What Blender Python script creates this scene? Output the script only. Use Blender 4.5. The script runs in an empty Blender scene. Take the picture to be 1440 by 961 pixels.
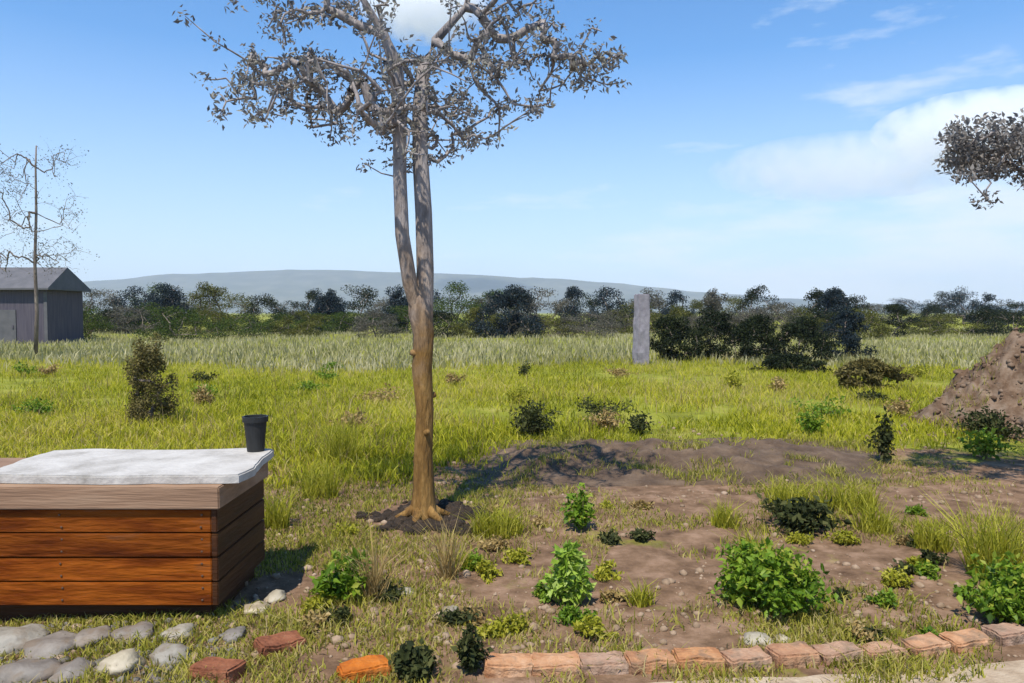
import bpy, bmesh, math, random
import numpy as np
from mathutils import Vector, Matrix, noise as mnoise

random.seed(7); RNG = np.random.default_rng(7)
SC = bpy.context.scene
COL = SC.collection
R = math.radians

# ------------------------------------------------------------------ camera
F = 1040.0; W, H = 1440.0, 961.0; CAMH = 1.6; HOR = 440.0
PITCH = math.atan((H/2-HOR)/F)
cam = bpy.data.cameras.new('camera'); camo = bpy.data.objects.new('camera', cam); COL.objects.link(camo)
cam.sensor_width = 36; cam.lens = 36*F/W; cam.clip_end = 20000; cam.clip_start = 0.05
camo.location = (0, 0, CAMH); camo.rotation_euler = (R(90)-PITCH, 0, 0)
SC.camera = camo

def ray(px, py):
    v = Vector(((px-W/2)/F, 1.0, -(py-H/2)/F))
    c, s = math.cos(-PITCH), math.sin(-PITCH)
    return Vector((v.x, v.y*c - v.z*s, v.y*s + v.z*c))
def gp(px, py):                      # where a sight line meets level ground
    d = ray(px, py); t = -CAMH/d.z
    return Vector((d.x*t, d.y*t, 0))
def at(px, py, Y):                   # point at depth Y
    d = ray(px, py); t = Y/d.y
    return Vector((d.x*t, Y, CAMH+d.z*t))

# ------------------------------------------------------------------ tags and materials
def tag(o, label=None, cat=None, group=None, kind=None):
    if label: o['label'] = label
    if cat: o['category'] = cat
    if group: o['group'] = group
    if kind: o['kind'] = kind
    return o
def empty(name, loc, rz=0.0):
    o = bpy.data.objects.new(name, None); COL.objects.link(o)
    o.location = loc; o.rotation_euler = (0, 0, rz); o.empty_display_size = 0.2
    return o
def lin(h):
    h = h.lstrip('#'); out = []
    for i in (0, 2, 4):
        c = int(h[i:i+2], 16)/255
        out.append(c/12.92 if c <= .04045 else ((c+.055)/1.055)**2.4)
    return (*out, 1)
def mat(name, stops, scale=4.0, rough=0.85, detail=6, bump=0.0, bscale=None, spec=0.25, transl=0.0, coord='Object', attr=None, stretch=None):
    m = bpy.data.materials.new(name); m.use_nodes = True
    nt = m.node_tree; N = nt.nodes; L = nt.links
    b = N['Principled BSDF']; b.inputs['Roughness'].default_value = rough
    b.inputs['Specular IOR Level'].default_value = spec
    tc = N.new('ShaderNodeTexCoord'); src = tc.outputs[coord]
    if stretch:
        mp = N.new('ShaderNodeMapping'); mp.inputs['Scale'].default_value = stretch
        L.new(src, mp.inputs['Vector']); src = mp.outputs['Vector']
    nz = N.new('ShaderNodeTexNoise'); nz.inputs['Scale'].default_value = scale; nz.inputs['Detail'].default_value = detail
    nz.inputs['Roughness'].default_value = 0.65
    L.new(src, nz.inputs['Vector'])
    rp = N.new('ShaderNodeValToRGB'); cr = rp.color_ramp
    n = len(stops)
    while len(cr.elements) < n: cr.elements.new(0.5)
    for i, s in enumerate(stops):
        cr.elements[i].position = 0.28 + 0.44*i/max(1, n-1); cr.elements[i].color = s if not isinstance(s, str) else lin(s)
    fac = nz.outputs['Fac']
    if attr:
        at_ = N.new('ShaderNodeAttribute'); at_.attribute_name = attr
        fac = at_.outputs['Fac']
        for i in range(n): cr.elements[i].position = i/max(1, n-1)
    L.new(fac, rp.inputs['Fac']); L.new(rp.outputs['Color'], b.inputs['Base Color'])
    if bump:
        n2 = N.new('ShaderNodeTexNoise'); n2.inputs['Scale'].default_value = bscale or scale*4; n2.inputs['Detail'].default_value = 8
        L.new(src, n2.inputs['Vector'])
        bp = N.new('ShaderNodeBump'); bp.inputs['Strength'].default_value = bump; bp.inputs['Distance'].default_value = 0.02
        L.new(n2.outputs['Fac'], bp.inputs['Height']); L.new(bp.outputs['Normal'], b.inputs['Normal'])
    if transl:
        t = N.new('ShaderNodeBsdfTranslucent'); L.new(rp.outputs['Color'], t.inputs['Color'])
        mx = N.new('ShaderNodeMixShader'); mx.inputs[0].default_value = transl
        L.new(b.outputs[0], mx.inputs[1]); L.new(t.outputs[0], mx.inputs[2])
        L.new(mx.outputs[0], N['Material Output'].inputs['Surface'])
    return m

# ------------------------------------------------------------------ mesh helpers
def link_mesh(name, me, m, parent=None):
    o = bpy.data.objects.new(name, me); COL.objects.link(o)
    if m: me.materials.append(m)
    if parent: o.parent = parent
    return o
def obj(name, bm, m, parent=None, smooth=False):
    me = bpy.data.meshes.new(name); bm.to_mesh(me); bm.free()
    if smooth: me.polygons.foreach_set('use_smooth', [True]*len(me.polygons))
    return link_mesh(name, me, m, parent)
def np_mesh(name, verts, faces, m, parent=None, attr=None, smooth=False):
    me = bpy.data.meshes.new(name)
    verts = np.asarray(verts, dtype=np.float32); faces = np.asarray(faces, dtype=np.int32)
    k = faces.shape[1]
    me.vertices.add(len(verts)); me.vertices.foreach_set('co', verts.ravel())
    me.loops.add(faces.size); me.loops.foreach_set('vertex_index', faces.ravel())
    me.polygons.add(len(faces)); me.polygons.foreach_set('loop_start', np.arange(0, faces.size, k, dtype=np.int32))
    if smooth: me.polygons.foreach_set('use_smooth', np.ones(len(faces), dtype=bool))
    if attr is not None:
        a = me.attributes.new('shade', 'FLOAT', 'POINT'); a.data.foreach_set('value', np.asarray(attr, dtype=np.float32))
    me.update(calc_edges=True)
    return link_mesh(name, me, m, parent)
def tube(bm, pts, radii, seg=8, cap=True, wob=0.0):
    rings = []; n = len(pts)
    pts = [Vector(p) for p in pts]
    up = Vector((0.31, 0.2, 0.93))
    for i, p in enumerate(pts):
        d = (pts[min(i+1, n-1)]-pts[max(i-1, 0)]).normalized()
        a = d.cross(up); a = a.normalized() if a.length > 1e-3 else Vector((1, 0, 0)); b = d.cross(a)
        ring = []
        for k in range(seg):
            t = 2*math.pi*k/seg
            r = radii[i]*(1+wob*mnoise.noise(p*7+Vector((k*1.7, 0, 0))))
            ring.append(bm.verts.new(p+(a*math.cos(t)+b*math.sin(t))*r))
        rings.append(ring)
    for i in range(n-1):
        for k in range(seg):
            bm.faces.new((rings[i][k], rings[i][(k+1) % seg], rings[i+1][(k+1) % seg], rings[i+1][k]))
    if cap:
        bm.faces.new(list(reversed(rings[0]))); bm.faces.new(rings[-1])
def box(bm, lo, hi, bev=0.0, rot=0.0, c=None):
    v = bmesh.ops.create_cube(bm, size=1)['verts']
    lo, hi = Vector(lo), Vector(hi); s = hi-lo; ce = (hi+lo)/2
    for x in v: x.co = Vector((x.co.x*s.x, x.co.y*s.y, x.co.z*s.z))+ce
    if bev:
        es = list({e for x in v for e in x.link_edges})
        bmesh.ops.bevel(bm, geom=es, offset=bev, segments=2, affect='EDGES')
def leaves(centers, size, n_each, spread, droop=0.2, elong=1.6, rng=RNG, upbias=0.3, wmul=1.0):
    """small folded leaves scattered round centres -> verts, quads, per-vertex shade"""
    C = np.asarray(centers, float)
    C = np.repeat(C, n_each, axis=0); n = len(C)
    tone = np.repeat(rng.normal(0, .13, len(np.asarray(centers))), n_each)
    q_ = rng.normal(size=(n, 3)); q_ /= np.linalg.norm(q_, axis=1)[:, None]
    P = C + q_*(rng.random(n)**.4)[:, None]*np.asarray(spread, float)
    d = rng.normal(size=(n, 3)); d[:, 2] -= droop; d /= np.linalg.norm(d, axis=1)[:, None]
    nn = rng.normal(size=(n, 3)); nn[:, 2] += upbias
    s = np.cross(d, nn); s /= np.linalg.norm(s, axis=1)[:, None]+1e-9
    u = np.cross(s, d)
    k = (0.5+0.9*rng.random(n))[:, None]
    L = size*elong*k; Wd = size*0.5*wmul*k*(0.8+.4*rng.random(n))[:, None]
    M = P+d*L*.5-u*L*.10; T = P+d*L-u*L*.22*rng.random(n)[:, None]
    V = np.stack([P, P+d*L*.42+s*Wd+u*Wd*.3, T, P+d*L*.42-s*Wd+u*Wd*.3, M], axis=1).reshape(-1, 3)
    i = np.arange(n)[:, None]*5
    Fc = np.concatenate([i+np.array([[0, 1, 2, 4]]), i+np.array([[0, 4, 2, 3]])])
    sh = np.repeat(np.clip(rng.normal(.5, .18, n)+tone, 0, 1), 5)
    return V, Fc, sh
def grow(bm, nodes, targets, rmin, rpow=.5, seg=6, wob=.04, rmax=1.0):
    """branches: join every target to the nearest wood already grown. nodes = list of (Vector) on the trunk."""
    P = [Vector(p) for p in nodes]; par = [-1]*len(P); root = P[0]; n0 = len(P)
    T = sorted([Vector(t) for t in targets], key=lambda t: min((t-q).length for q in P[:n0]))
    for t in T:
        bi = min(range(len(P)), key=lambda i: (P[i]-t).length*(1.0+(.15 if P[i].z > t.z else 0)))
        q = P[bi]; L = (t-q).length
        if L > .25*wob/.04:
            m = q.lerp(t, .5)+Vector((random.gauss(0, wob*L), random.gauss(0, wob*L), -abs(random.gauss(0, wob*L))+.06*L))
            P.append(m); par.append(bi); bi = len(P)-1
        P.append(t); par.append(bi)
    cnt = [1]*len(P)
    for i in range(len(P)-1, n0-1, -1):
        if par[i] >= 0: cnt[par[i]] += cnt[i]
    for i in range(n0, len(P)):
        r1 = min(rmax, rmin*cnt[i]**rpow); r0 = min(rmax, rmin*(cnt[i]+1)**rpow*1.12)
        tube(bm, [P[par[i]], P[par[i]].lerp(P[i], .5)+Vector((random.gauss(0, .01), random.gauss(0, .01), random.gauss(0, .01))), P[i]], [r0, (r0+r1)/2, r1*.8], seg, cap=False)
    return P[n0:]
def crown_mesh(bm, V, Fc, sh, m_leaf, m_wood, parent):
    bm.verts.index_update()
    TV = np.array([v.co[:] for v in bm.verts]); TF = np.array([[v.index for v in f.verts] for f in bm.faces]); bm.free()
    o = np_mesh('crown', np.concatenate([V, TV]), np.concatenate([Fc, TF+len(V)]), m_leaf, parent, attr=np.concatenate([sh, np.full(len(TV), .5)]))
    o.data.materials.append(m_wood)
    mi = np.zeros(len(Fc)+len(TF), dtype=np.int32); mi[len(Fc):] = 1; o.data.polygons.foreach_set('material_index', mi)
    return o
def blades(xy, z, h, wdt, lean=0.5, rng=RNG):
    n = len(xy); a = rng.random(n)*2*math.pi
    hh = h*(0.5+0.9*rng.random(n)); ln = hh*lean*rng.random(n)
    base = np.column_stack([xy, z]); dirv = np.column_stack([np.cos(a), np.sin(a), np.zeros(n)])
    b2 = rng.random(n)*2*math.pi
    side = np.column_stack([np.cos(b2), np.sin(b2), np.zeros(n)])*(wdt*(0.6+.8*rng.random(n)))[:, None]*0.5
    up = np.array([0, 0, 1.])
    mid = base+dirv*(ln*0.35)[:, None]+up*(hh*0.6)[:, None]; tip = base+dirv*ln[:, None]+up*(hh*0.95)[:, None]
    V = np.stack([base-side, base+side, mid+side*.7, mid-side*.7, tip+side*.08, tip-side*.08], axis=1).reshape(-1, 3)
    i = np.arange(n)[:, None]*6
    Fc = np.concatenate([i+np.array([[0, 1, 2, 3]]), i+np.array([[3, 2, 4, 5]])])
    sh = np.repeat(np.clip(rng.normal(.5, .25, n), 0, 1), 6)
    return V, Fc, sh

# ------------------------------------------------------------------ ground
def hgt(x, y):
    v = Vector((x, y, 0))
    z = 0.035*mnoise.noise(v*0.9)+0.018*mnoise.noise(v*3.1)+0.008*mnoise.noise(v*9)
    if y > 12: z += 0.12*mnoise.noise(v*0.12)*min(1, (y-12)/20)
    return z
nx, ny = 220, 260
ys = np.concatenate([np.linspace(1.0, 14, 170), np.geomspace(14.3, 9000, ny-170)])
verts = []
for y in ys:
    hw = 1.4*y+3.0
    for x in np.linspace(-hw, hw, nx): verts.append((x, y, hgt(x, y)))
idx = np.arange(nx*ny).reshape(ny, nx)
faces = np.stack([idx[:-1, :-1], idx[:-1, 1:], idx[1:, 1:], idx[1:, :-1]], axis=-1).reshape(-1, 4)

def ground_material():
    m = bpy.data.materials.new('ground_soil_and_turf'); m.use_nodes = True
    nt = m.node_tree; N = nt.nodes; L = nt.links; b = N['Principled BSDF']; b.inputs['Roughness'].default_value = .95
    b.inputs['Specular IOR Level'].default_value = .1
    tc = N.new('ShaderNodeTexCoord'); P = tc.outputs['Object']
    def nz(s, det=6):
        n = N.new('ShaderNodeTexNoise'); n.inputs['Scale'].default_value = s; n.inputs['Detail'].default_value = det; n.inputs['Roughness'].default_value = .65
        L.new(P, n.inputs['Vector']); return n.outputs['Fac']
    def ramp(f, stops):
        r = N.new('ShaderNodeValToRGB'); cr = r.color_ramp
        while len(cr.elements) < len(stops): cr.elements.new(.5)
        for e, (p, c) in zip(cr.elements, stops): e.position = p; e.color = c
        L.new(f, r.inputs['Fac']); return r.outputs['Color']
    soil = ramp(nz(5), [(.3, (.075, .043, .024, 1)), (.5, (.175, .106, .062, 1)), (.7, (.29, .185, .12, 1))])
    turf = ramp(nz(1.3), [(.3, (.10, .10, .018, 1)), (.5, (.20, .21, .022, 1)), (.7, (.30, .27, .06, 1))])
    sx = N.new('ShaderNodeSeparateXYZ'); L.new(P, sx.inputs[0])
    dist = N.new('ShaderNodeMapRange'); L.new(sx.outputs['Y'], dist.inputs['Value'])
    dist.inputs['From Min'].default_value = 7; dist.inputs['From Max'].default_value = 12
    dist.inputs['To Min'].default_value = -.14; dist.inputs['To Max'].default_value = .35
    ad = N.new('ShaderNodeMath'); ad.operation = 'ADD'; L.new(nz(1.1, 8), ad.inputs[0]); L.new(dist.outputs[0], ad.inputs[1])
    st = N.new('ShaderNodeMapRange'); L.new(ad.outputs[0], st.inputs['Value'])
    st.inputs['From Min'].default_value = .44; st.inputs['From Max'].default_value = .54
    mx = N.new('ShaderNodeMix'); mx.data_type = 'RGBA'
    L.new(st.outputs[0], mx.inputs['Factor']); L.new(soil, mx.inputs['A']); L.new(turf, mx.inputs['B'])
    L.new(mx.outputs['Result'], b.inputs['Base Color'])
    bp = N.new('ShaderNodeBump'); bp.inputs['Strength'].default_value = .6; bp.inputs['Distance'].default_value = .03
    L.new(nz(28, 10), bp.inputs['Height']); L.new(bp.outputs['Normal'], b.inputs['Normal'])
    return m
TBX, TBY = gp(594, 728).x, gp(594, 728).y
g = np_mesh('ground', verts, faces, ground_material(), smooth=True)
tag(g, 'dry brown soil and patchy yellow-green turf reaching to the trees', 'ground', kind='structure')

G_STOPS = [(.13, .145, .008, 1), (.34, .345, .012, 1), (.50, .46, .03, 1), (.50, .40, .14, 1)]
M_grass = mat('meadow_grass', G_STOPS, attr='shade', transl=.45, rough=.6)
M_dry = mat('straw_grass', [(.19, .18, .05, 1), (.36, .33, .15, 1), (.48, .43, .26, 1)], attr='shade', transl=.3, rough=.8)
M_seed = mat('seeding_stalk', [(.16, .10, .04, 1), (.30, .21, .09, 1), (.42, .32, .17, 1)], attr='shade', transl=.3, rough=.8)
M_weed = mat('weed_grass', [(.08, .10, .010, 1), (.23, .23, .02, 1), (.36, .32, .05, 1), (.42, .33, .15, 1)], attr='shade', transl=.35, rough=.7)

def clumpy(n, x0, x1, y0, y1, thr, s, rng=RNG, jit=.25, soft=None):
    out = []
    while len(out) < n:
        y = math.exp(rng.uniform(math.log(y0), math.log(y1))); x = rng.uniform(x0, x1)*y
        t = thr+(soft(x, y) if soft else 0)
        if mnoise.noise(Vector((x*s, y*s, 3.3)))*.8 + mnoise.noise(Vector((x*s*3.7, y*s*3.7, 9.1)))*.4 + rng.uniform(-jit, jit) > t: out.append((x, y))
    return np.array(out)
def grass(name, xy, h, wd, lean, m, label, cat):
    z = np.array([hgt(*p) for p in xy]) - .005
    hm = np.array([.55+.75*abs(mnoise.noise(Vector((p[0]*.9, p[1]*.9, 5)))) for p in xy])
    tn = np.array([.42*mnoise.noise(Vector((p[0]*.33, p[1]*.16, 11)))+.25*mnoise.noise(Vector((p[0]*1.1, p[1]*.6, 4))) for p in xy])
    V, Fc, sh = blades(xy, z, h*hm, wd, lean)
    sh = np.clip(sh+np.repeat(tn, 6), 0, 1)
    tag(np_mesh(name, V, Fc, m, attr=sh), label, cat, kind='stuff')
edge = lambda x, y: .9*max(0, (8.4+1.8*max(0, min(1, (x+1.1)/1.5))+.5*mnoise.noise(Vector((x*.8, 2, 0)))-y)/3.2)+.28*max(0, min(1, x-1))*max(0, (13-y)/4)
grass('meadow_grass', clumpy(120000, -.8, .8, 6.6, 30, -.24, .3, soft=lambda x, y: edge(x, y)+.9*max(0, (y-22+6*mnoise.noise(Vector((x*.13, y*.05, 8))))/9)), .16, .015, 1.2, M_grass, 'bright yellow-green meadow grass in the open field', 'grass')
grass('straw_grass', clumpy(56000, -.8, .8, 19, 75, -.7, .2, soft=lambda x, y: 1.0*max(0, (26-y-6*mnoise.noise(Vector((x*.13, y*.05, 8))))/6)), .32, .045, .7, M_dry, 'pale straw grass at the far side of the field', 'grass')
grass('weed_cover', clumpy(108000, -.8, .8, 2.9, 10, -.03, .8, soft=lambda x, y: .35*max(0, (4.0-y))+.12*max(-1, min(1, x))+(3*max(0, 1-math.hypot(x-TBX, (y-TBY))/.5))+1.2*max(0, 1-math.hypot(x+1.28, y-4.2)/.5)), .06, .008, 1.3, M_weed, 'low olive and straw weeds growing through the bare soil', 'weeds')

grass('seeding_grass', clumpy(5200, -.8, .8, 7.5, 24, .0, .5, soft=lambda x, y: edge(x, y)), .34, .007, .8, M_seed, 'thin brown seeding stalks among the meadow grass', 'grass')
# clods and crumbs of earth over the plot
M_clod = mat('soil_clod', [(.13, .085, .05, 1), (.26, .18, .115, 1), (.38, .28, .2, 1)], scale=6, bump=.5)
def lump(rng, r, sub=1, flat=.7):
    bm = bmesh.new(); bmesh.ops.create_icosphere(bm, subdivisions=sub, radius=1)
    o = Vector(rng.normal(size=3)*20)
    sx, sy = rng.uniform(.75, 1.3), rng.uniform(.75, 1.3)
    for v in bm.verts:
        k = 1+.38*mnoise.noise(v.co*1.3+o)+.16*mnoise.noise(v.co*3.7+o)
        v.co = Vector((v.co.x*k*sx, v.co.y*k*sy, v.co.z*k*flat))*r
    V = np.array([v.co[:] for v in bm.verts]); Fc = np.array([[v.index for v in f.verts] for f in bm.faces]); bm.free()
    return V, Fc
lib = [lump(RNG, 1.0) for _ in range(8)]
def scatter(name, pts, r0, r1, m, label, cat):
    Vs, Fs, off = [], [], 0
    for (x, y) in pts:
        V, Fc = lib[RNG.integers(len(lib))]; a = RNG.random()*6.28; c, s_ = math.cos(a), math.sin(a)
        r = r0*(r1/r0)**(RNG.random()**2.5)
        V = V*r; V = np.column_stack([V[:, 0]*c-V[:, 1]*s_+x, V[:, 0]*s_+V[:, 1]*c+y, V[:, 2]+hgt(x, y)+r*.15])
        Vs.append(V); Fs.append(Fc+off); off += len(V)
    tag(np_mesh(name, np.concatenate(Vs), np.concatenate(Fs), m), label, cat, kind='stuff')
scatter('soil_crumbs', clumpy(5200, -.8, .8, 3.3, 11, -.1, .7), .005, .035, M_clod, 'crumbs and clods of dry brown earth', 'earth')

# ------------------------------------------------------------------ hills
M_hill = mat('far_hill', [(.04, .05, .045, 1), (.08, .085, .07, 1), (.13, .125, .10, 1)], scale=.012, rough=1)
def ridge(name, Y, prof, m, label, depth=300):
    bm = bmesh.new(); xs = [p[0] for p in prof]; n = 160; prev = None
    for i in range(n+1):
        px = xs[0]+(xs[-1]-xs[0])*i/n
        py = float(np.interp(px, xs, [p[1] for p in prof]))+2.2*mnoise.noise(Vector((px*.02, Y, 0)))+.9*mnoise.noise(Vector((px*.11, Y, 0)))
        t = at(px, py, Y); top = Vector((t.x, Y, max(t.z, .5)))
        col = [bm.verts.new((t.x, Y-depth, -2)), bm.verts.new((t.x, Y-depth*.45, top.z*(.5+.12*mnoise.noise(Vector((px*.02, 3, 0)))))), bm.verts.new(top), bm.verts.new((t.x, Y+depth, -2))]
        if prev:
            for k in range(3): bm.faces.new((prev[k], col[k], col[k+1], prev[k+1]))
        prev = col
    return tag(obj(name, bm, m, smooth=True), label, 'hills', kind='structure')
ridge('hills', 3200, [(-700, 392), (60, 402), (240, 386), (420, 379), (600, 384), (800, 393), (960, 408), (1200, 428), (2200, 432)], M_hill, 'long hazy blue-grey ridge beyond the trees', 800)

# ------------------------------------------------------------------ trees
M_bark = mat('grey_bark', [(.07, .055, .045, 1), (.16, .125, .1, 1), (.27, .22, .18, 1)], scale=9, bump=.7, stretch=(1, 1, .3))
M_pale_bark = mat('pale_bark', [(.3, .27, .25, 1), (.42, .39, .37, 1), (.55, .51, .49, 1)], scale=9, bump=.4, stretch=(1, 1, .3))
LEAF = [mat('leaf_dark', [(.008, .012, .007, 1), (.018, .026, .012, 1), (.045, .055, .02, 1)], spec=.08, rough=.95, attr='shade', transl=.2),
        mat('leaf_olive', [(.04, .045, .014, 1), (.10, .105, .022, 1), (.20, .19, .05, 1)], spec=.08, rough=.95, attr='shade', transl=.3),
        mat('leaf_blue', [(.010, .018, .022, 1), (.022, .034, .04, 1), (.045, .06, .062, 1)], spec=.08, rough=.95, attr='shade', transl=.15),
        mat('leaf_grey', [(.06, .058, .045, 1), (.11, .105, .08, 1), (.19, .17, .13, 1)], spec=.08, rough=.95, attr='shade', transl=.25),
        mat('leaf_green', [(.02, .038, .01, 1), (.055, .085, .018, 1), (.12, .15, .03, 1)], spec=.08, rough=.95, attr='shade', transl=.3)]
LEAF.append(mat('leaf_brown_olive', [(.08, .065, .02, 1), (.15, .125, .04, 1), (.24, .2, .08, 1)], attr='shade', spec=.08, rough=.95, transl=.3))
WORDS = ['dark green', 'olive green', 'dark blue-green', 'dusty grey-green', 'mid green']
def woody(name, cat, label, px, ytop, Y, wpx, kind, seed, group=None, low=.12, leaf=None, dens=1.0, narrow=1.0, ybase=None):
    rng = np.random.default_rng(seed+100); random.seed(seed+55)
    b = at(px, HOR, Y); base = Vector((b.x, Y, hgt(b.x, Y)-.05))
    top = at(px, ytop, Y).z-base.z; rad = wpx/F*Y*.5
    root = tag(empty(name, base), label, cat, group)
    bm = bmesh.new(); th = top*(.45 if low > .1 else .25)
    pts = [Vector((rng.normal()*.03*top*(i > 0), rng.normal()*.03*top*(i > 0), th*i/3)) for i in range(4)]
    r0 = .022*top+.02
    tube(bm, pts, [r0*1.3, r0*.9, r0*.75, r0*.6], 7)
    cs = []; nc = int(34*dens); lob = rng.normal(size=3)
    for k in range(nc):
        t = rng.random(); zz = top*(low+(.97-low)*t)
        a = rng.random()*2*math.pi
        prof = (1-abs(t-.38)**1.6*1.7)*(1+.28*math.sin(2*a+lob[0]*3)+.18*math.sin(3*a+lob[1]*3))
        rr = rad*max(.15, prof)*math.sqrt(.15+.85*rng.random())
        cs.append((rr*math.cos(a), rr*math.sin(a)*.9, zz+rng.normal()*.04*top))
    grow(bm, pts[1:], cs, r0*.16, .5, 5, rmax=r0*.55)
    obj('trunk', bm, M_bark, root)
    sz = (leaf*.75 if leaf else .013*top+.032)
    V, Fc, sh = leaves(cs, sz, 170, np.array([rad*.30, rad*.30, top*.12])*narrow, rng=rng)
    np_mesh('crown', V, Fc, LEAF[kind], root, attr=sh)
    return root
TREES = []
rr_ = random.Random(11); px = 112; i = 0
while px < 1470:
    w_ = rr_.uniform(40, 100)
    TREES.append((px, rr_.choice([402, 408, 412, 418, 424]) + (4 if px > 950 else 0), rr_.uniform(62, 110), w_, rr_.choice([0, 1, 2, 4, 3, 4]) if px < 900 else rr_.choice([0, 3, 3, 0, 1, 2])))
    px += w_*rr_.uniform(.38, .6); i += 1
place = lambda px: ('behind the grey shed side of the field' if px < 300 else 'left of the slender tree' if px < 560 else 'between the slender tree and the pale post' if px < 890 else 'behind the dark shrubs' if px < 1220 else 'towards the brown heap')
for i, (px, yt, Y, w_, kd) in enumerate(TREES):
    hgt_w = 'tall' if yt < 408 else 'mid-height' if yt < 417 else 'low'
    woody('tree', 'tree', f'{hgt_w} {WORDS[kd]} tree in the far row {place(px)}', px, yt, Y, w_, kd, i, 'trees along the far edge of the field', low=.06)
# understorey shrubs in front of the row
px = 100; i = 0
while px < 1460:
    w_ = rr_.uniform(60, 115); kd = rr_.choice([4, 1, 0, 4, 3] if px < 900 else [0, 1, 3])
    woody('shrub', 'shrub', f'{WORDS[kd]} shrub under the far trees {place(px)}', px, rr_.uniform(428, 446), rr_.uniform(44, 58), w_, kd, 300+i, 'shrubs along the far edge of the field', low=.03)
    px += w_*rr_.uniform(.36, .6); i += 1
# nearer, darker shrubs right of the middle
for i, (px, yt, Y, w_, kd, l) in enumerate([(945, 446, 24.5, 75, 0, 'near-black shrub just right of the pale post'), (1003, 439, 25.5, 85, 0, 'tall near-black shrub second from the pale post'),
        (1065, 446, 24.5, 80, 0, 'rounded dark shrub in the middle of the dark clump'), (1130, 452, 24, 90, 0, 'wide flat-topped dark shrub in the dark clump'),
        (1188, 440, 26, 70, 2, 'tall blue-black shrub at the right end of the dark clump'), (1112, 500, 20, 90, 0, 'low dark shrub in front of the dark clump'), (1222, 508, 15.5, 80, 5, 'brown-olive shrub between the dark clump and the brown heap')]):
    woody('shrub', 'shrub', l, px, yt, Y, w_, kd, 500+i, 'dark shrubs at the far right of the field', low=.02, leaf=.06, dens=1.3)
woody('shrub', 'shrub', 'tall brownish weedy shrub standing alone behind the timber box', 206, 478, 10.6, 70, 5, 531, low=.05, leaf=.03, dens=1.5)

for i, (px, yt, Y, w_, l) in enumerate([(238, 405, 60, 74, 'broad blue-black conifer left of the far row'), (462, 410, 60, 44, 'narrow blue-black conifer left of the slender tree'), (558, 408, 58, 48, 'blue-black conifer close to the slender trunk'), (716, 404, 46, 78, 'large blue-black conifer halfway to the pale post'), (1172, 408, 56, 50, 'narrow blue-black conifer above the dark clump')]):
    woody('tree', 'tree', l, px, yt, Y, w_, 2, 600+i, 'trees along the far edge of the field', low=.03, dens=1.8)
# pale post
M_conc = mat('weathered_concrete', [(.17, .15, .17, 1), (.25, .225, .245, 1), (.32, .295, .31, 1)], scale=5, bump=.4)
p = gp(901, 514); bm = bmesh.new(); hp = at(901, 409, p.y).z
box(bm, (-.2, -.2, -.1), (.2, .2, hp-.12), .03)
bmesh.ops.subdivide_edges(bm, edges=[e for e in bm.edges if e.calc_length() > .2], cuts=9, use_grid_fill=True)
for v in bm.verts:
    v.co += Vector((mnoise.noise(v.co*5), mnoise.noise(v.co*5+Vector((7, 0, 0))), .5*mnoise.noise(v.co*7)))*.035; v.co.x *= 1-.05*v.co.z; v.co.y *= 1-.05*v.co.z
o = obj('post', bm, M_conc); o.location = (p.x, p.y, hgt(p.x, p.y)); o.rotation_euler = (0, R(.8), R(20))
tag(o, 'pale grey concrete post standing at the edge of the dark shrubs', 'post')

# shed at the far left
M_shed = mat('dull_boards', [(.05, .045, .06, 1), (.08, .07, .09, 1), (.11, .095, .105, 1)], scale=2, stretch=(8, 8, .4), bump=.3)
M_roof = mat('dull_roof', [(.08, .08, .085, 1), (.125, .12, .125, 1)], scale=2, bump=.2)
YS = 38.0; x0 = at(-130, 440, YS).x; x1 = at(66, 440, YS).x; ze = at(0, 408, YS).z; zr = at(0, 376, YS).z
shed = tag(empty('shed', ((x0+x1)/2, YS, 0)), 'dull purple-grey shed at the far left edge of the field', 'shed')
hw = (x1-x0)/2; hd = 1.6
bm = bmesh.new()
box(bm, (-hw, 0, -.3), (hw, 2*hd, ze)); obj('wall', bm, M_shed, shed)
bm = bmesh.new()
vs = [(-hw-.3, -.35, ze+.003), (hw+.3, -.35, ze+.003), (hw+.15, hd, zr), (-hw-.15, hd, zr), (-hw-.3, 2*hd+.35, ze+.003), (hw+.3, 2*hd+.35, ze+.003)]
q = [bm.verts.new(v) for v in vs]; lo = [bm.verts.new((v[0], v[1], v[2]+.09)) for v in vs]
for t in (q, lo):
    bm.faces.new((t[0], t[1], t[2], t[3])); bm.faces.new((t[3], t[2], t[5], t[4])); bm.faces.new((t[1], t[5], t[2])); bm.faces.new((t[0], t[3], t[4]))
for i_, j_ in ((0, 1), (1, 5), (5, 4), (4, 0)): bm.faces.new((q[i_], q[j_], lo[j_], lo[i_]))
bmesh.ops.recalc_face_normals(bm, faces=bm.faces); obj('roof', bm, M_roof, shed)
bm = bmesh.new(); box(bm, (hw*.25, -.05, -.1), (hw*.25+1.1, -.004, 1.75)); dr = obj('door', bm, M_roof, shed)
bm = bmesh.new(); box(bm, (hw*.25+.92, -.09, .8), (hw*.25+1.0, -.052, .95)); obj('handle', bm, M_shed, dr)
bm = bmesh.new(); box(bm, (hw-.14, -.035, -.1), (hw+.03, -.004, ze-.1)); obj('corner_board', bm, M_roof, shed)

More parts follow.
